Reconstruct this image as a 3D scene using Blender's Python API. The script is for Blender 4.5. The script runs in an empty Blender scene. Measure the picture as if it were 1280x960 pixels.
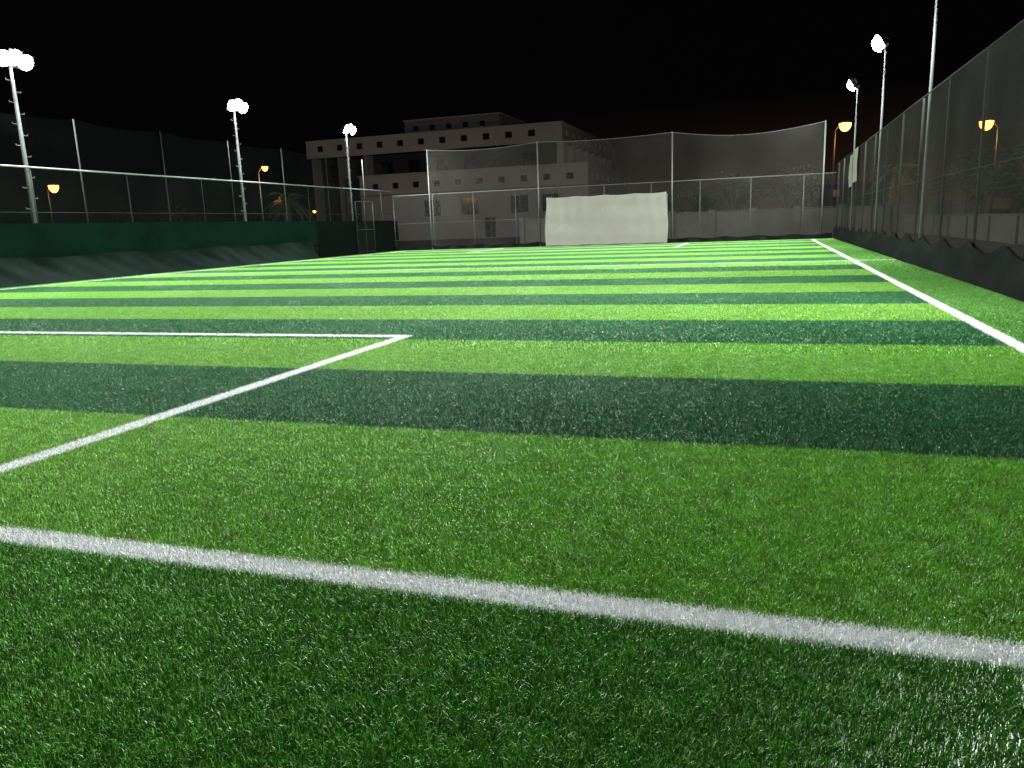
import bpy, math, random
import numpy as np
from mathutils import Vector, Matrix
random.seed(7); rng=np.random.default_rng(7)
S=bpy.context.scene
S.view_settings.view_transform='Standard'; S.view_settings.look='None'
S.view_settings.exposure=0; S.view_settings.gamma=1

# ------------------------------------------------------------ materials
class NT:
    def __init__(s,name):
        s.m=bpy.data.materials.new(name); s.m.use_nodes=True
        s.t=s.m.node_tree; s.t.nodes.clear()
        s.out=s.t.nodes.new('ShaderNodeOutputMaterial')
    def n(s,typ,**k):
        x=s.t.nodes.new(typ)
        for a,b in k.items(): setattr(x,a,b)
        return x
    def l(s,a,b): s.t.links.new(a,b)
    def val(s,inp,v):
        if isinstance(v,bpy.types.NodeSocket): s.l(v,inp)
        else: inp.default_value=v
    def m2(s,op,a,b=0.0,c=None):
        x=s.n('ShaderNodeMath',operation=op); s.val(x.inputs[0],a); s.val(x.inputs[1],b)
        if c is not None: s.val(x.inputs[2],c)
        return x.outputs[0]
    def mix(s,f,a,b,blend='MIX'):
        x=s.n('ShaderNodeMix',data_type='RGBA',blend_type=blend)
        s.val(x.inputs[0],f); s.val(x.inputs[6],a); s.val(x.inputs[7],b); return x.outputs[2]
    def noise(s,vec,scale,detail=3):
        x=s.n('ShaderNodeTexNoise'); x.inputs['Scale'].default_value=scale; x.inputs['Detail'].default_value=detail
        if vec is not None: s.l(vec,x.inputs['Vector'])
        return x
    def pos(s): return s.n('ShaderNodeNewGeometry').outputs['Position']
    def bsdf(s,col,rough=.6,metal=0,spec=.5):
        b=s.n('ShaderNodeBsdfPrincipled'); s.val(b.inputs['Base Color'],col); s.val(b.inputs['Roughness'],rough)
        b.inputs['Metallic'].default_value=metal; b.inputs['Specular IOR Level'].default_value=spec; return b
def c4(c): return (c[0],c[1],c[2],1)
def surf(name,col,rough=.7,var=.25,scale=3,metal=0,bump=0.0,fine=25,spec=.5):
    t=NT(name); p=t.pos(); n1=t.noise(p,scale,4); n2=t.noise(p,fine,3)
    f=t.m2('MULTIPLY_ADD',n1.outputs['Fac'],2*var,1-var*1.0)
    f2=t.m2('MULTIPLY_ADD',n2.outputs['Fac'],var,1-var*.5)
    f=t.m2('MULTIPLY',f,f2)
    cc=t.n('ShaderNodeCombineColor'); 
    for i in range(3): t.l(t.m2('MULTIPLY',f,col[i]),cc.inputs[i])
    b=t.bsdf(cc.outputs[0],rough,metal,spec)
    if bump:
        bp=t.n('ShaderNodeBump'); bp.inputs['Strength'].default_value=bump; bp.inputs['Distance'].default_value=.02
        t.l(n2.outputs['Fac'],bp.inputs['Height']); t.l(bp.outputs[0],b.inputs['Normal'])
    t.l(b.outputs[0],t.out.inputs[0]); return t.m
def emis(name,col,st):
    t=NT(name); e=t.n('ShaderNodeEmission'); e.inputs[0].default_value=c4(col); e.inputs[1].default_value=st
    t.l(e.outputs[0],t.out.inputs[0])
    try: t.m.cycles.emission_sampling='NONE'
    except Exception: pass
    return t.m
def netmat(name,col,p=.07,w=.1):
    t=NT(name); s=t.n('ShaderNodeSeparateXYZ'); t.l(t.pos(),s.inputs[0])
    a=t.m2('ADD',s.outputs[0],s.outputs[1])
    u=t.m2('FRACT',t.m2('DIVIDE',t.m2('ADD',a,s.outputs[2]),p)); v=t.m2('FRACT',t.m2('DIVIDE',t.m2('SUBTRACT',a,s.outputs[2]),p))
    f=t.m2('MAXIMUM',t.m2('LESS_THAN',u,w),t.m2('LESS_THAN',v,w))
    b=t.n('ShaderNodeBsdfDiffuse'); n=t.noise(t.pos(),.6,1)
    cm=t.mix(n.outputs['Fac'],c4([x*.5 for x in col]),c4([x*1.5 for x in col])); t.l(cm,b.inputs[0])
    tr=t.n('ShaderNodeBsdfTransparent'); mx=t.n('ShaderNodeMixShader')
    t.l(f,mx.inputs[0]); t.l(tr.outputs[0],mx.inputs[1]); t.l(b.outputs[0],mx.inputs[2]); t.l(mx.outputs[0],t.out.inputs[0]); return t.m

def turfmat():
    t=NT('artificial_turf'); P=t.pos(); s=t.n('ShaderNodeSeparateXYZ'); t.l(P,s.inputs[0])
    j=t.noise(P,120,1); js=t.n('ShaderNodeSeparateColor'); t.l(j.outputs['Color'],js.inputs[0])
    x=t.m2('ADD',s.outputs[0],t.m2('MULTIPLY_ADD',js.outputs[0],.09,-.045))
    y=t.m2('ADD',s.outputs[1],t.m2('MULTIPLY_ADD',js.outputs[1],.09,-.045))
    u=t.m2('ABSOLUTE',t.m2('ADD',x,10.105)); v=t.m2('ABSOLUTE',t.m2('ADD',y,-24.595))
    lt=lambda a,b:t.m2('LESS_THAN',a,b)
    gt=lambda a,b:t.m2('GREATER_THAN',a,b)
    mul=lambda a,b:t.m2('MULTIPLY',a,b)
    near=lambda a,c,w:lt(t.m2('ABSOLUTE',t.m2('SUBTRACT',a,c)),w)
    inside=mul(lt(u,12.495),lt(v,22.1))
    fr=t.m2('FRACT',t.m2('MULTIPLY_ADD',y,.25,-.66))
    stripe=mul(gt(fr,.5),mul(lt(u,12.495),lt(v,21.8)))
    lo=t.noise(P,.45,2); mid=t.noise(P,9,2)
    lime=t.mix(lo.outputs['Fac'],(.18,.42,.055,1),(.27,.53,.09,1))
    dark=t.mix(lo.outputs['Fac'],(.026,.15,.048,1),(.045,.205,.072,1))
    bord=t.mix(lo.outputs['Fac'],(.095,.29,.04,1),(.14,.36,.055,1))
    c=t.mix(inside,bord,lime); c=t.mix(stripe,c,dark)
    L=[mul(near(u,12.495,.078),lt(v,22.16)), mul(near(v,22.1,.074),lt(u,13.6)),
       mul(near(u,5.685,.08),mul(gt(v,15.6),lt(v,22.1))), mul(near(v,15.67,.09),lt(u,5.76)), lt(v,.05)]
    m=L[0]
    for q in L[1:]: m=t.m2('MAXIMUM',m,q)
    at=t.n('ShaderNodeAttribute'); at.attribute_name='rnd'
    f=t.m2('MULTIPLY_ADD',at.outputs['Fac'],.7,.57)
    f=mul(f,t.m2('MULTIPLY_ADD',mid.outputs['Fac'],.8,.6))
    fw=t.m2('MULTIPLY_ADD',at.outputs['Fac'],.12,.9)
    def scale(c,f):
        sp=t.n('ShaderNodeVectorMath',operation='SCALE'); t.l(c,sp.inputs[0]); t.l(f,sp.inputs['Scale']); return sp.outputs[0]
    wc=t.n('ShaderNodeRGB'); wc.outputs[0].default_value=(.86,.88,.88,1)
    c=t.mix(m,scale(c,f),scale(wc.outputs[0],fw))
    b=t.bsdf(c,.36,0,.45)
    t.l(b.outputs[0],t.out.inputs[0]); return t.m

M_turf=turfmat()
M_ground=surf('dusty_ground',(.035,.032,.029),.9,.3,.3,bump=.4,spec=.2)
M_steel=surf('galvanised_steel',(.085,.088,.088),.5,.15,4,spec=.3)
M_rail=surf('rail_paint',(.22,.23,.23),.5,.15,4)
M_pole=surf('pole_paint',(.16,.17,.17),.5,.15,4,spec=.3)
M_post=surf('dull_post_paint',(.026,.029,.029),.7,.2,4,spec=.1)
M_darkpost=surf('dark_post_paint',(.022,.024,.023),.7,.2,4,spec=.1)
M_dark=surf('dark_metal',(.03,.03,.03),.5,.2,4)
M_white=surf('white_render',(.42,.425,.44),.85,.2,.35,bump=.3,fine=6,spec=.1)
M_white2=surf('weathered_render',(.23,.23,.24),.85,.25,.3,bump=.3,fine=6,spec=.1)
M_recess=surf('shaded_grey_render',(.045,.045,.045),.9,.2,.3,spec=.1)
M_glass=surf('dark_window_glass',(.012,.014,.016),.15,.1,2)
M_wallcream=surf('boundary_wall_render',(.085,.077,.068),.9,.35,.7,bump=.4,fine=8,spec=.1)
M_tarpw=surf('white_tarp_cloth',(.185,.18,.155),.85,.18,.7,bump=.4,fine=10,spec=.05)
M_skirt=surf('grey_shade_cloth',(.011,.0125,.012),.8,.4,1.2,bump=.5,fine=12,spec=.02)
M_skirt2=surf('dark_green_grey_cloth',(.007,.0125,.0105),.8,.45,.8,bump=.6,fine=9,spec=.02)
M_green=surf('green_windscreen_cloth',(.0028,.0125,.009),.8,.45,.8,bump=.4,fine=9,spec=.02)
M_green2=surf('black_windscreen_cloth',(.004,.0065,.006),.8,.3,1.2,bump=.3,fine=9,spec=.02)
M_net=netmat('chain_link_mesh',(.042,.042,.039),.07,.2)
M_netl=netmat('dark_chain_link_mesh',(.024,.027,.027),.07,.1)
M_netfar=netmat('nylon_net_mesh',(.045,.043,.039),.05,.09)
M_netL=netmat('dark_nylon_net_mesh',(.013,.015,.015),.06,.07)
M_led=emis('led_lens',(.92,.97,1.0),60)
M_sod=emis('sodium_lens',(1.0,.33,.05),12)
M_bark=surf('bark',(.09,.065,.045),.95,.4,6,bump=.6)
M_leaf=surf('leaves',(.035,.055,.022),.7,.5,2,spec=.1)
M_palm=surf('palm_fronds',(.09,.1,.035),.6,.4,3,spec=.2)

# ------------------------------------------------------------ mesh builder
class MB:
    def __init__(s): s.v=[];s.f=[];s.mi=[];s.sm=[]
    def quad(s,a,b,c,d,m=0,sm=False):
        i=len(s.v); s.v+= [a,b,c,d]; s.f.append((i,i+1,i+2,i+3)); s.mi.append(m); s.sm.append(sm)
    def box(s,x0,x1,y0,y1,z0,z1,m=0):
        i=len(s.v); s.v+=[(x,y,z) for z in (z0,z1) for y in (y0,y1) for x in (x0,x1)]
        for f in ((0,2,3,1),(4,5,7,6),(0,1,5,4),(2,6,7,3),(0,4,6,2),(1,3,7,5)):
            s.f.append(tuple(i+k for k in f)); s.mi.append(m); s.sm.append(False)
    def obox(s,c,R,hx,hy,hz,m=0,taper=1.0):
        i=len(s.v); c=Vector(c)
        for z in (-1,1):
            k=taper if z>0 else 1
            for y in (-1,1):
                for x in (-1,1): s.v.append(tuple(c+R@Vector((x*hx*k,y*hy*k,z*hz))))
        for f in ((0,2,3,1),(4,5,7,6),(0,1,5,4),(2,6,7,3),(0,4,6,2),(1,3,7,5)):
            s.f.append(tuple(i+k for k in f)); s.mi.append(m); s.sm.append(False)
    def cyl(s,p,q,r1,r2=None,n=8,m=0,cap=True):
        if r2 is None: r2=r1
        p=Vector(p);q=Vector(q);d=(q-p).normalized()
        u=d.orthogonal().normalized(); w=d.cross(u); i=len(s.v)
        for c,r in((p,r1),(q,r2)):
            for k in range(n):
                a=2*math.pi*k/n; s.v.append(tuple(c+u*math.cos(a)*r+w*math.sin(a)*r))
        for k in range(n):
            s.f.append((i+k,i+(k+1)%n,i+n+(k+1)%n,i+n+k)); s.mi.append(m); s.sm.append(True)
        if cap:
            s.f.append(tuple(i+n-1-k for k in range(n)));s.mi.append(m);s.sm.append(False)
            s.f.append(tuple(i+n+k for k in range(n)));s.mi.append(m);s.sm.append(False)
    def grid(s,fn,nu,nv,m=0,sm=True):
        i=len(s.v)
        for a in range(nu+1):
            for b in range(nv+1): s.v.append(tuple(fn(a/nu,b/nv)))
        for a in range(nu):
            for b in range(nv):
                k=i+a*(nv+1)+b; s.f.append((k,k+nv+1,k+nv+2,k+1)); s.mi.append(m); s.sm.append(sm)
    def dome(s,c,R,rx,ry,h,m=0,n=16,k=5):
        c=Vector(c)
        s.grid(lambda u,v:c+R@Vector((rx*math.cos(2*math.pi*u)*math.cos(v*math.pi/2),ry*math.sin(2*math.pi*u)*math.cos(v*math.pi/2),-h*math.sin(v*math.pi/2))),n,k,m)
    def obj(s,name,mats,parent=None):
        me=bpy.data.meshes.new(name); me.from_pydata([tuple(v) for v in s.v],[],s.f)
        for m in mats: me.materials.append(m)
        me.polygons.foreach_set('material_index',s.mi); me.polygons.foreach_set('use_smooth',s.sm); me.update()
        o=bpy.data.objects.new(name,me); S.collection.objects.link(o)
        if parent: adopt(o,parent)
        return o
def adopt(o,p):
    o.parent=p; o.matrix_parent_inverse=Matrix.Translation(-Vector(p.location))
def empty(name,loc=(0,0,0)):
    e=bpy.data.objects.new(name,None); e.location=loc; e.empty_display_size=.3; S.collection.objects.link(e); return e

# ------------------------------------------------------------ ground + turf
b=MB(); b.quad((-900,-300,0),(900,-300,0),(900,1500,0),(-900,1500,0)); b.obj('ground',[M_ground])
turf=empty('artificial_grass_pitch',(-10,24,0))
b=MB(); b.quad((-23.8,-8,.006),(3.62,-8,.006),(3.62,47.95,.006),(-23.8,47.95,.006)); b.obj('turf_backing',[M_turf],turf)
def patch(name,size,n,wd,ht):
    r=rng; x=r.uniform(-size/2,size/2,n); y=r.uniform(-size/2,size/2,n)
    a=r.uniform(0,2*np.pi,n); h=ht*r.uniform(.65,1.15,n); w=wd*r.uniform(.75,1.25,n)/2
    cl=np.sin(x*37+1.3)*np.cos(y*31+.4)*1.2+r.uniform(0,2*np.pi,n)*.9
    ln=h*r.uniform(.1,.85,n); dx=np.cos(cl)*ln; dy=np.sin(cl)*ln
    ux=np.cos(a)*w; uy=np.sin(a)*w
    V=np.zeros((n,5,3)); z=np.zeros(n)
    V[:,0]=np.stack([x-ux,y-uy,z],1); V[:,1]=np.stack([x+ux,y+uy,z],1)
    V[:,2]=np.stack([x+ux*.85+dx*.35,y+uy*.85+dy*.35,h*.6],1); V[:,3]=np.stack([x-ux*.85+dx*.35,y-uy*.85+dy*.35,h*.6],1)
    V[:,4]=np.stack([x+dx,y+dy,h*np.clip(1-.25*(ln/h),.6,1)],1)
    me=bpy.data.meshes.new(name); me.vertices.add(n*5); me.vertices.foreach_set('co',V.reshape(-1))
    base=(np.arange(n)*5)[:,None]
    loops=np.concatenate([base+np.array([0,1,2,3]),base+np.array([3,2,4])],1).reshape(-1)
    me.loops.add(n*7); me.loops.foreach_set('vertex_index',loops.astype(np.int32))
    me.polygons.add(n*2); st=(np.arange(n)*7)[:,None]+np.array([0,4]); me.polygons.foreach_set('loop_start',st.reshape(-1).astype(np.int32))
    me.update(calc_edges=True); me.validate()
    at=me.attributes.new('rnd','FLOAT','POINT'); rv=np.repeat(r.uniform(0,1,n),5); at.data.foreach_set('value',rv.astype(np.float32))
    me.materials.append(M_turf); return me
near=[patch('blades_fine_%d'%i,.5,9500,.0026,.029) for i in range(4)]
far=[patch('blades_coarse_%d'%i,1.0,9000,.0060,.030) for i in range(4)]
vfar=[patch('blades_distant_%d'%i,1.0,3000,.015,.031) for i in range(4)]
def place(me,x,y):
    o=bpy.data.objects.new('blades',me); S.collection.objects.link(o)
    o.location=(x,y,.006); o.rotation_euler=(0,0,random.randrange(4)*math.pi/2); adopt(o,turf)
y=.5
while y<8:
    x=3.6-.25
    while x>-1.35*y-3.5:
        if x<.35*y+2.5: place(random.choice(near),x,y+.25)
        x-=.5
    y+=.5
y=8
while y<47.5:
    x=3.6-.5
    while x>max(-23.8,-1.35*y-4):
        place(random.choice(far if y<18 else vfar),x,y+.5-(.1 if y>46.5 else 0)); x-=1
    y+=1

# ------------------------------------------------------------ fences
def net_plane(b,p,q,z0,z1,m=0,sag=0.0,n=30,bulge=0.0,seed=0,span=None):
    p=Vector(p);q=Vector(q);L=(q-p).length; d=(q-p)/L; nrm=Vector((-d.y,d.x,0))
    def fn(u,v):
        c=p+(q-p)*u; zt=z1
        if span: zt-=sag*math.sin(math.pi*((u*L/span)%1))
        z=z0+(zt-z0)*v
        o=bulge*(math.sin(u*L*1.7+seed)*.5+math.sin(u*L*.63+v*3+seed*2)*.5)*math.sin(math.pi*min(max(v,.02),.98))
        return (c.x+nrm.x*o,c.y+nrm.y*o,z)
    b.grid(fn,n,8,m)
F=empty('chain_link_fence',(3.6,25,0)); xr=3.6
b=MB()
for i in range(17):
    y=-2+i*3.1; b.cyl((xr+.08,y,0),(xr+.08,y,4.16),.03)
b.obj('posts',[M_darkpost],F)
b=MB()
b.cyl((xr,-2,4.13),(xr,47.9,4.13),.016); b.cyl((xr+.02,-2,2.1),(xr+.02,47.9,2.1),.008)
b.obj('rails',[M_post],F)
b=MB(); net_plane(b,(xr,-2,0),(xr,47.95,0),.05,4.13,bulge=.06,n=160); b.obj('mesh',[M_net],F)
b=MB(); net_plane(b,(xr-.06,-2,0),(xr-.06,47.9,0),.008,.8,sag=.2,span=2.3,bulge=.05,n=330,seed=2); b.obj('scalloped_skirt',[M_skirt],F)
b=MB()
for (a,c,z0,z1) in ((36.3,38.1,2.7,4.1),(38.3,39.6,2.55,3.95)):
    net_plane(b,(xr-.09,a,0),(xr-.09,c,0),z0,z1,bulge=.05,n=8)
b.obj('white_cloth_banner',[M_tarpw],F)
xl=-24.2
F=empty('chain_link_fence',(xl,27,0))
b=MB(); y=10.2
while y<48:
    b.cyl((xl-.06,y,0),(xl-.06,y,5.8),.03); b.cyl((xl-.03,y+2.15,0),(xl-.03,y+2.15,3.98),.022); y+=4.3
b.obj('posts',[M_post],F)
b=MB(); b.cyl((xl,6,3.97),(xl,48.2,3.97),.03); b.obj('top_rail',[M_rail],F)
b=MB(); b.cyl((xl,6,2.45),(xl,48.2,2.45),.012)
b.obj('tension_wires',[M_post],F)
b=MB(); net_plane(b,(xl,6,0),(xl,48.2,0),.05,3.97,n=60); b.obj('mesh',[M_netl],F)
b=MB(); net_plane(b,(xl-.12,6,0),(xl-.12,48.2,0),3.9,5.78,bulge=.1,n=120,sag=.1,span=4.3); b.obj('tall_net',[M_netL],F)
b=MB(); net_plane(b,(xl+.12,6,0),(xl+.12,38.5,0),.75,2.08,bulge=.05,n=150,seed=4); b.obj('windscreen',[M_green],F)
b=MB(); net_plane(b,(xl+.1,38.6,0),(xl+.1,48.1,0),.02,2.05,bulge=.04,n=50,seed=5); b.obj('dark_windscreen',[M_green2],F)
def skirt(u,v):
    y=6+u*31.5
    z=.92*v*(1+.04*math.sin(y*1.1))
    o=.5*(1-v)**1.5+(.06*math.sin(y*2.3+v*2)+.03*math.sin(y*6.1+v*7))*math.sin(math.pi*v)+.05*math.sin(y*.9)
    return (xl+.3+o,y,.012+z)
b=MB(); b.grid(skirt,320,12); b.obj('ground_skirt',[M_skirt2],F)
G=empty('fence_gate',(xl+.15,44,0))
b=MB(); gx=xl+.35
for y in (42.6,43.7,44.8): b.cyl((gx,y,0),(gx,y,3.2),.03)
for z in (.15,1.5,3.2): b.cyl((gx,42.6,z),(gx,44.8,z),.02)
b.obj('frame',[M_post],G)
b=MB(); net_plane(b,(gx,42.6,0),(gx,44.8,0),.15,3.2,n=10); b.obj('mesh',[M_netl],G)
F=empty('chain_link_fence',(-10,48.45,0))
b=MB(); x=-24.2
while x<3.7: b.cyl((x,48.45,0),(x,48.45,3.68),.028); x+=2.9
b.obj('posts',[M_steel],F)
b=MB(); b.cyl((-24.2,48.42,3.66),(3.6,48.42,3.66),.024); b.cyl((-24.2,48.42,1.8),(3.6,48.42,1.8),.008); b.obj('rails',[M_steel],F)
b=MB(); net_plane(b,(-24.2,48.4,0),(3.6,48.4,0),.05,3.66,n=80,bulge=.03); b.obj('mesh',[M_netl],F)
F=empty('ball_stop_net',(-9,48,0))
px=[-21.3,-13.8,-5.5,2.9]
b=MB()
for x in px: b.cyl((x,48,0),(x,48,6.48),.05,.045,10)
b.obj('posts',[M_steel],F)
sg=[.2,.12,.42]
b=MB()
for (a,c),g in zip(zip(px[:-1],px[1:]),sg):
    N=24
    def zt(u): return 6.44-g*math.sin(math.pi*u)
    b.grid(lambda u,v:(a+(c-a)*u,47.96+.12*math.sin(u*9+v*4)*math.sin(math.pi*v),.03+(zt(u)-.03)*v),N,12,0)
b.obj('net',[M_netfar],F)
b=MB()
for (a,c),g in zip(zip(px[:-1],px[1:]),sg):
    for k in range(24):
        u0,u1=k/24,(k+1)/24; b.cyl((a+(c-a)*u0,47.95,6.44-g*math.sin(math.pi*u0)),(a+(c-a)*u1,47.95,6.44-g*math.sin(math.pi*u1)),.01,n=5)
b.obj('head_rope',[M_steel],F)
b=MB(); b.grid(lambda u,v:(-24+27.5*u,47.85+.08*math.sin(u*140)+.1*(1-v),.01+(.28+.05*math.sin(u*90))*v),300,3); b.obj('gathered_bottom',[M_skirt],F)

T=empty('white_tarpaulin_screen',(-9.5,47.4,0))
def tp(u,v):
    x=-13.2+7.5*u
    z=.08+2.96*v - (.05*abs(math.sin(u*math.pi*4))*v) +.015*math.sin(u*23)*(1-v)
    y=47.35+.035*math.sin(u*19+v*1.5)+.04*math.sin(u*7+v*2)+.012*math.sin(v*17+u*2)+.012*math.sin(u*61+v*2)-.12*(1-v)
    return (x+.06*math.sin(v*5)*(1 if u>.5 else -1),y,z)
b=MB(); b.grid(tp,140,30); b.obj('cloth',[M_tarpw],T)
b=MB()
for x in (-13.15,-9.5,-5.75): b.cyl((x,47.55,0),(x,47.55,2.9),.04); b.cyl((x,47.55,2.85),(x,47.93,2.85),.03)
b.cyl((-13.2,47.5,2.9),(-5.7,47.5,2.9),.04); b.obj('frame',[M_steel],T)

# ------------------------------------------------------------ flood lights
def floodmast(x,y,h,tx,power,n=2,rungs=False,ty=0,r=.1):
    E=empty('floodlight_mast',(x,y,0)); b=MB()
    b.cyl((x,y,0),(x,y,h),r,r*.55,12); b.box(x-.18,x+.18,y-.18,y+.18,0,.03)
    sgn=1 if tx>x else -1
    b.cyl((x,y-.55,h-.05),(x,y+.55,h-.05),.035); 
    if rungs:
        z=2.6; k=0
        while z<h-.3:
            s=1 if k%2 else -1
            b.cyl((x,y+.05*s,z),(x,y+.26*s,z),.013,n=5); b.cyl((x,y+.26*s,z),(x,y+.26*s,z+.05),.013,n=5); z+=.36; k+=1
        b.box(x-.12-.1*sgn,x+.12-.1*sgn,y-.1,y+.1,1.2,1.65)
    b.obj('mast',[M_pole],E)
    b=MB(); offs=[-.3,.3] if n==2 else [-.42,0,.42]
    for i,o in enumerate(offs):
        c=Vector((x+.22*sgn,y+o,h+.12+(.1 if (n==3 and i==1) else 0))); tgt=Vector((tx,y+o*6+ty,0)); d=(tgt-c).normalized()
        R=d.to_track_quat('-Z','Y').to_matrix()
        b.obox(c-d*.04,R,.26,.26,.07,0,.8); b.obox(c-d*.13,R,.14,.14,.03,0)
        for k in range(-3,4): b.obox(c-d*.14+R@Vector((k*.05,0,0)),R,.006,.13,.05,0)
        b.dome(c+d*.03,R,.27,.27,.18,1)
        b.cyl((x,y+o,h-.05),c-d*.1,.02)
    b.obj('floodlight_heads',[M_dark,M_led],E)
    L=bpy.data.lights.new('flood_lamp','SPOT'); L.energy=power; L.spot_size=math.radians(162); L.spot_blend=1.0
    L.shadow_soft_size=.22; L.color=(.95,1.0,.96)
    lo=bpy.data.objects.new('lamp',L); S.collection.objects.link(lo)
    c=Vector((x+.3*sgn,y,h+.02)); d=(Vector((tx,y+ty,0))-c).normalized(); c=c+d*.24
    lo.location=c; lo.rotation_euler=d.to_track_quat('-Z','Y').to_euler(); adopt(lo,E)
K=2.1
for y,p,ty in ((10.2,9800,0),(21.4,9000,0),(33.3,8600,0),(44.0,7400,6)):
    floodmast(-24.9,y,7.45,-11,p*K,3,True,ty)
for y,p,ty in ((10.5,5400,-1),(23.9,7400,-2),(33.5,7400,0),(43.2,6400,6)):
    floodmast(4.0,y,7.45,-8,p*K,2,False,ty,.055)

# ------------------------------------------------------------ street lamps
def street(x,y,h,dx,power,s=1.0,dy=0):
    E=empty('street_lamp',(x,y,0)); b=MB()
    b.cyl((x,y,0),(x,y,h-.5),.1,.06,8); b.cyl((x,y,h-.5),(x+dx*.5,y+dy*.5,h-.05),.05,.045); b.cyl((x+dx*.5,y+dy*.5,h-.05),(x+dx,y+dy,h+.05),.045,.04)
    b.box(x-.2,x+.2,y-.2,y+.2,0,.3); b.obj('pole',[M_darkpost],E)
    b=MB(); c=Vector((x+dx*1.15,y+dy*1.15,h+.06)); b.obox(c,Matrix.Identity(3),.3*s,.16*s,.05*s,0,.6)
    b.dome(c-Vector((0,0,.04*s)),Matrix.Identity(3),.29*s,.24*s,.4*s,1); b.obj('lantern',[M_dark,M_sod],E)
    if power:
        L=bpy.data.lights.new('sodium_lamp','POINT'); L.energy=power; L.color=(1,.42,.12); L.shadow_soft_size=.15
        lo=bpy.data.objects.new('lamp',L); S.collection.objects.link(lo); lo.location=c-Vector((0,0,.9)); adopt(lo,E)
street(4.6,65,8.0,.6,700,1.5); street(16.2,68.6,7.8,-.7,1200,1.7)
street(-77.4,68.8,7.8,.8,700,2.0); street(-48.7,68,8.1,.7,1000,1.1)
for (x,y,h,s) in ((-215,150,10,2),(-190,160,9,1.6),(-170,150,7,1.4),(-150,165,9,1.5),(-130,150,8,1.4),(-112,140,8,1.4),(-240,170,12,1.8),(-95,150,9,1.2)):
    street(x,y,h*.7,.8,0,s)

# ------------------------------------------------------------ building
B=empty('white_building',(-42,110,0))
def wall(b,axis,pl,a0,a1,z0,z1,ops,dirn,m=0,mg=1,dep=.3):
    us=sorted({a0,a1}|{o[0] for o in ops}|{o[1] for o in ops}); zs=sorted({z0,z1}|{o[2] for o in ops}|{o[3] for o in ops})
    def P(u,d,z): return (u,pl-dirn*d,z) if axis=='x' else (pl-dirn*d,u,z)
    for i in range(len(us)-1):
        for j in range(len(zs)-1):
            cu=(us[i]+us[i+1])/2; cz=(zs[j]+zs[j+1])/2
            if any(o[0]<cu<o[1] and o[2]<cz<o[3] for o in ops): continue
            b.quad(P(us[i],0,zs[j]),P(us[i+1],0,zs[j]),P(us[i+1],0,zs[j+1]),P(us[i],0,zs[j+1]),m)
    for o in ops:
        u0,u1,w0,w1=o
        b.quad(P(u0,0,w0),P(u1,0,w0),P(u1,dep,w0),P(u0,dep,w0),m); b.quad(P(u0,0,w1),P(u1,0,w1),P(u1,dep,w1),P(u0,dep,w1),m)
        b.quad(P(u0,0,w0),P(u0,0,w1),P(u0,dep,w1),P(u0,dep,w0),m); b.quad(P(u1,0,w0),P(u1,0,w1),P(u1,dep,w1),P(u1,dep,w0),m)
        b.quad(P(u0,dep,w0),P(u1,dep,w0),P(u1,dep,w1),P(u0,dep,w1),mg)
        if u1-u0>1.4:
            mu=(u0+u1)/2; b.quad(P(mu-.04,dep-.04,w0),P(mu+.04,dep-.04,w0),P(mu+.04,dep-.04,w1),P(mu-.04,dep-.04,w1),m)
mats=[M_white,M_glass,M_white2,M_recess]
b=MB()
ops=[(x,x+1.0,12.75,13.55) for x in np.arange(-61.5,-27,3.15)]
wall(b,'x',100,-63.2,-25.4,11.9,14.35,ops,-1)
ops=[(y,y+1.0,12.75,13.55) for y in np.arange(102,136,3.6)]
wall(b,'y',-25.4,100,138,11.9,14.35,ops,1)
wall(b,'y',-63.2,100,138,11.9,14.35,[],-1)
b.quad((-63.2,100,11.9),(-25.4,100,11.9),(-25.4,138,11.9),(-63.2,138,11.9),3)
b.quad((-63.2,100.01,14.0),(-25.4,100.01,14.0),(-25.4,138,14.0),(-63.2,138,14.0),2)
b.obj('upper_storey',mats,B)
b=MB()
ops=[(x,x+1.8,9.3,11.0) for x in np.arange(-61,-29,4.2)]
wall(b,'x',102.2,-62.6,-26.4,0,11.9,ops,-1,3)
ops=[(y,y+1.6,9.0,10.8) for y in np.arange(104,134,4.6)]+[(y,y+1.6,3.6,5.8) for y in np.arange(104,134,4.6)]
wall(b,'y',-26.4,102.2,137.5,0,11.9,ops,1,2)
for y in np.arange(102.3,138,4.6): b.box(-26.38,-25.5,y-.3,y+.3,0,11.88,0)
for x in np.arange(-62.4,-53,4.2): b.box(x-.25,x+.25,100.3,102.1,0,11.88,2)
b.box(-26.2,-25.3,100.2,102.2,8.7,11.88,0)
b.obj('main_walls',mats,B)
b=MB()
ops=[(x,x+.95,6.9,7.65) for x in np.arange(-51,-22.5,3.0)]+[(x,x+2.4,3.1,5.2) for x in (-43.5,-38.2,-31.4,-27.2)]+[(-49.5,-47.5,.1,2.6),(-35,-33.5,.1,2.6)]
wall(b,'x',96,-52.8,-21.2,0,8.65,ops,-1)
ops=[(y,y+.95,6.9,7.65) for y in np.arange(98,122,3.4)]+[(y,y+2.0,3.1,5.2) for y in (99,107,115)]
wall(b,'y',-21.2,96,125,0,8.65,ops,1)
wall(b,'y',-52.8,96,102.2,0,8.65,[],-1)
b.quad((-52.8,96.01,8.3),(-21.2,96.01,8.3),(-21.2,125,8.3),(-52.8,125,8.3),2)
b.box(-52.9,-21.1,95.85,95.99,6.0,6.18,2); b.box(-52.95,-21.05,95.8,96.15,8.66,8.8,0)
b.obj('lower_wing',mats,B)
b=MB()
ops=[(x,x+.9,15.6,16.3) for x in np.arange(-50,-38,2.6)]
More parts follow.
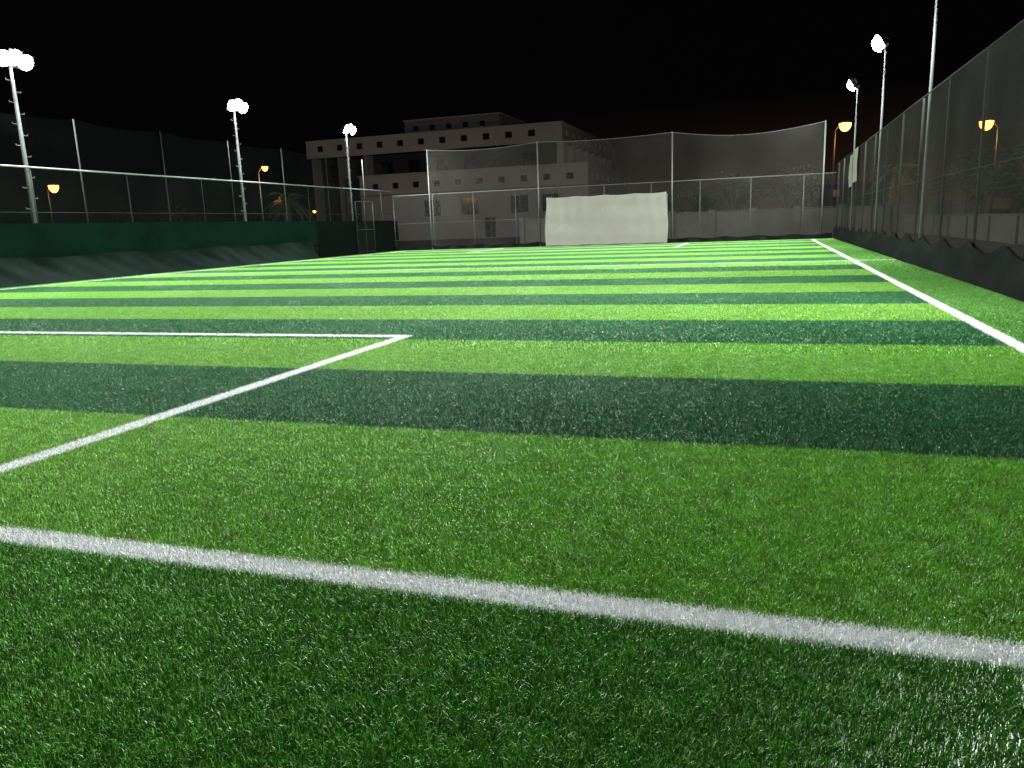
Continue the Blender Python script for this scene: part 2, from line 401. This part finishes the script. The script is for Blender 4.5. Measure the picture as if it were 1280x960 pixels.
wall(b,'x',108,-51.3,-36.5,14.02,17.0,ops,-1,2); wall(b,'y',-36.5,108,124,14.02,17.0,[],1,2); wall(b,'y',-51.3,108,124,14.02,17.0,[],-1,2)
b.quad((-51.3,108,16.95),(-36.5,108,16.95),(-36.5,124,16.95),(-51.3,124,16.95),2); b.box(-51.5,-36.3,107.8,124,17.01,17.2,0)
b.box(-34,-30,110,114,14.02,15.6,2)
b.obj('penthouse',mats,B)
def house(x0,x1,y0,y1,h,m):
    H=empty('flat_roofed_house',((x0+x1)/2,(y0+y1)/2,0)); b=MB()
    ops=[(x,x+1.1,1.2,2.4) for x in np.arange(x0+1,x1-1.5,3)]
    if h>5: ops+=[(x,x+1.1,4.2,5.3) for x in np.arange(x0+1,x1-1.5,3)]
    wall(b,'x',y0,x0,x1,0,h,ops,-1,0,1); wall(b,'y',x1,y0,y1,0,h,[],1); wall(b,'y',x0,y0,y1,0,h,[],-1)
    b.quad((x0,y0,h-.3),(x1,y0,h-.3),(x1,y1,h-.3),(x0,y1,h-.3)); b.box(x0+1,x0+3,y0+2,y0+4,h-.29,h+1.0)
    b.obj('walls',[m,M_glass],H)
house(-16,-4,118,130,4.6,M_recess); house(3,18,140,150,6.2,M_recess); house(-120,-100,120,134,6.4,M_recess); house(28,44,95,110,4.5,M_recess)

# ------------------------------------------------------------ boundary walls
W=empty('boundary_wall',(0,61,0)); b=MB()
b.box(-19,14,61,61.25,0,1.75)
b.box(-19,14,60.95,61.3,1.752,1.85)
x=-19
while x<=14.1:
    b.box(x-.2,x+.2,60.88,60.948,0,1.95); b.box(x-.24,x+.24,60.85,61.4,1.952,2.05)
    x+=3
b.obj('wall',[M_wallcream],W)
W=empty('garden_wall',(9.2,36,0)); b=MB()
b.box(9,9.25,10,60,0,1.05); b.box(8.94,9.31,10,60,1.052,1.13)
y=10
while y<60: b.box(8.9,8.998,y,y+.4,0,1.05); y+=4
b.obj('wall',[M_wallcream],W)
W=empty('slatted_screen',(9.6,34,0)); b=MB()
for k in range(4): b.box(9.5,9.53,14,56,2.2+k*.26,2.24+k*.26)
y=14
while y<=56: b.cyl((9.6,y,0),(9.6,y,3.1),.03,n=6); y+=3.5
b.obj('slats',[M_post],W)

# ------------------------------------------------------------ trees
def tree(x,y,h,r,n=1500,seed=0):
    rr=random.Random(seed); E=empty('broadleaf_tree',(x,y,0)); b=MB()
    th=h*.42; b.cyl((x,y,0),(x+.1,y,th),.17,.1,8)
    for k in range(8):
        a=rr.uniform(0,6.28); e=rr.uniform(.5,1.2); L=rr.uniform(.45,.9)*r
        q=(x+.1+math.cos(a)*L*math.cos(e),y+math.sin(a)*L*math.cos(e),th+math.sin(e)*L+.15*h)
        b.cyl((x+.1,y,th-.1*h*rr.random()),q,.07,.02,6)
    b.obj('trunk',[M_bark],E)
    cl=[]
    for k in range(26):
        a=rr.uniform(0,6.28); s=rr.uniform(.2,1)**.6; zz=rr.uniform(-1,1)
        cl.append((x+math.cos(a)*s*r*math.sqrt(1-zz*zz*.8),y+math.sin(a)*s*r*math.sqrt(1-zz*zz*.8),h*.68+zz*h*.3,rr.uniform(.25,.5)*r*.8))
    b=MB()
    for k in range(n):
        c=rr.choice(cl); d=Vector((rr.gauss(0,1),rr.gauss(0,1),rr.gauss(0,.8))); d=d.normalized()*c[3]*rr.uniform(.4,1.05)
        p=Vector(c[:3])+d; u=Vector((rr.gauss(0,1),rr.gauss(0,1),rr.gauss(0,1))).normalized(); w=u.orthogonal().normalized(); s=rr.uniform(.08,.17)
        b.quad(p-u*s,p-w*s*.5,p+u*s,p+w*s*.5)
    b.obj('crown',[M_leaf],E)
for i,(x,y,h,r) in enumerate(((-3,70,4.6,2.2),(1.5,72,5.2,2.6),(-8,80,4.6,2.4),(13,58,5,2.3),(12.5,46,4.2,1.9),(20,75,6,3),(-62,72,4.5,2.4),(14,36,4.5,2))):
    tree(x,y,h,r,1300,i)
def palm(x,y,h,seed):
    rr=random.Random(seed); E=empty('palm_tree',(x,y,0)); b=MB(); N=12
    for k in range(N):
        z0=h*k/N; z1=h*(k+1)/N; b.cyl((x+.02*k,y,z0),(x+.02*(k+1),y,z1),.2-.005*k,.235-.005*k,10)
    b.obj('trunk',[M_bark],E); b=MB(); c=Vector((x+.24,y,h))
    for k in range(34):
        a=k*2.4; up=rr.uniform(-.5,1.25); L=rr.uniform(1.7,2.4); d=Vector((math.cos(a),math.sin(a),0)); side=Vector((-d.y,d.x,0)); prev=c
        for j in range(1,15):
            t=j/14; p=c+d*L*t*math.cos(up*.8*(1-t*.4))+Vector((0,0,L*(math.sin(up)*t-.75*t*t)))
            b.cyl(prev,p,.02,.015,4,cap=False)
            ll=.5*math.sin(math.pi*min(1,t*.85+.12))
            for s in (-1,1):
                q=p+side*s*ll+d*ll*.5-Vector((0,0,ll*.35)); b.quad(prev,p,q,q-d*.03)
            prev=p
    b.obj('fronds',[M_palm],E)
palm(-43.6,64.8,4.6,1); palm(9.5,72,4.6,3)

# ------------------------------------------------------------ world (night sky, faint town glow low towards the right)
w=bpy.data.worlds.new('World'); S.world=w; w.use_nodes=True; nt=w.node_tree; nt.nodes.clear()
out=nt.nodes.new('ShaderNodeOutputWorld'); bg=nt.nodes.new('ShaderNodeBackground'); tc=nt.nodes.new('ShaderNodeTexCoord')
sep=nt.nodes.new('ShaderNodeSeparateXYZ'); nt.links.new(tc.outputs['Generated'],sep.inputs[0])
rp=nt.nodes.new('ShaderNodeValToRGB'); nt.links.new(sep.outputs[2],rp.inputs[0])
e=rp.color_ramp.elements; e[0].position=0; e[0].color=(.034,.016,.009,1); e[1].position=1; e[1].color=(.0008,.0008,.001,1)
k=rp.color_ramp.elements.new(.07); k.color=(.008,.0045,.0032,1); k=rp.color_ramp.elements.new(.14); k.color=(.0011,.0010,.0011,1)
mr=nt.nodes.new('ShaderNodeMapRange'); mr.inputs['From Min'].default_value=-.42; mr.inputs['From Max'].default_value=-.02
nt.links.new(sep.outputs[0],mr.inputs['Value'])
mx=nt.nodes.new('ShaderNodeMix'); mx.data_type='RGBA'; nt.links.new(mr.outputs[0],mx.inputs[0])
mx.inputs[6].default_value=(.0011,.0011,.0013,1); nt.links.new(rp.outputs[0],mx.inputs[7])
nt.links.new(mx.outputs[2],bg.inputs[0]); bg.inputs[1].default_value=1.0; nt.links.new(bg.outputs[0],out.inputs[0])

# ------------------------------------------------------------ camera
cd=bpy.data.cameras.new('camera'); cam=bpy.data.objects.new('camera',cd); S.collection.objects.link(cam); S.camera=cam
cd.sensor_width=36; cd.lens=27.0; cd.clip_start=.05; cd.clip_end=3000
Yc=Vector((320,209,-960)).normalized(); Xc=Vector((2940,-86,960)); Xc=(Xc-Yc*Xc.dot(Yc)).normalized(); Zc=Xc.cross(Yc)
R=Matrix((Xc,Yc,Zc))
cam.matrix_world=Matrix.Translation((0,0,1.36))@R.to_4x4()
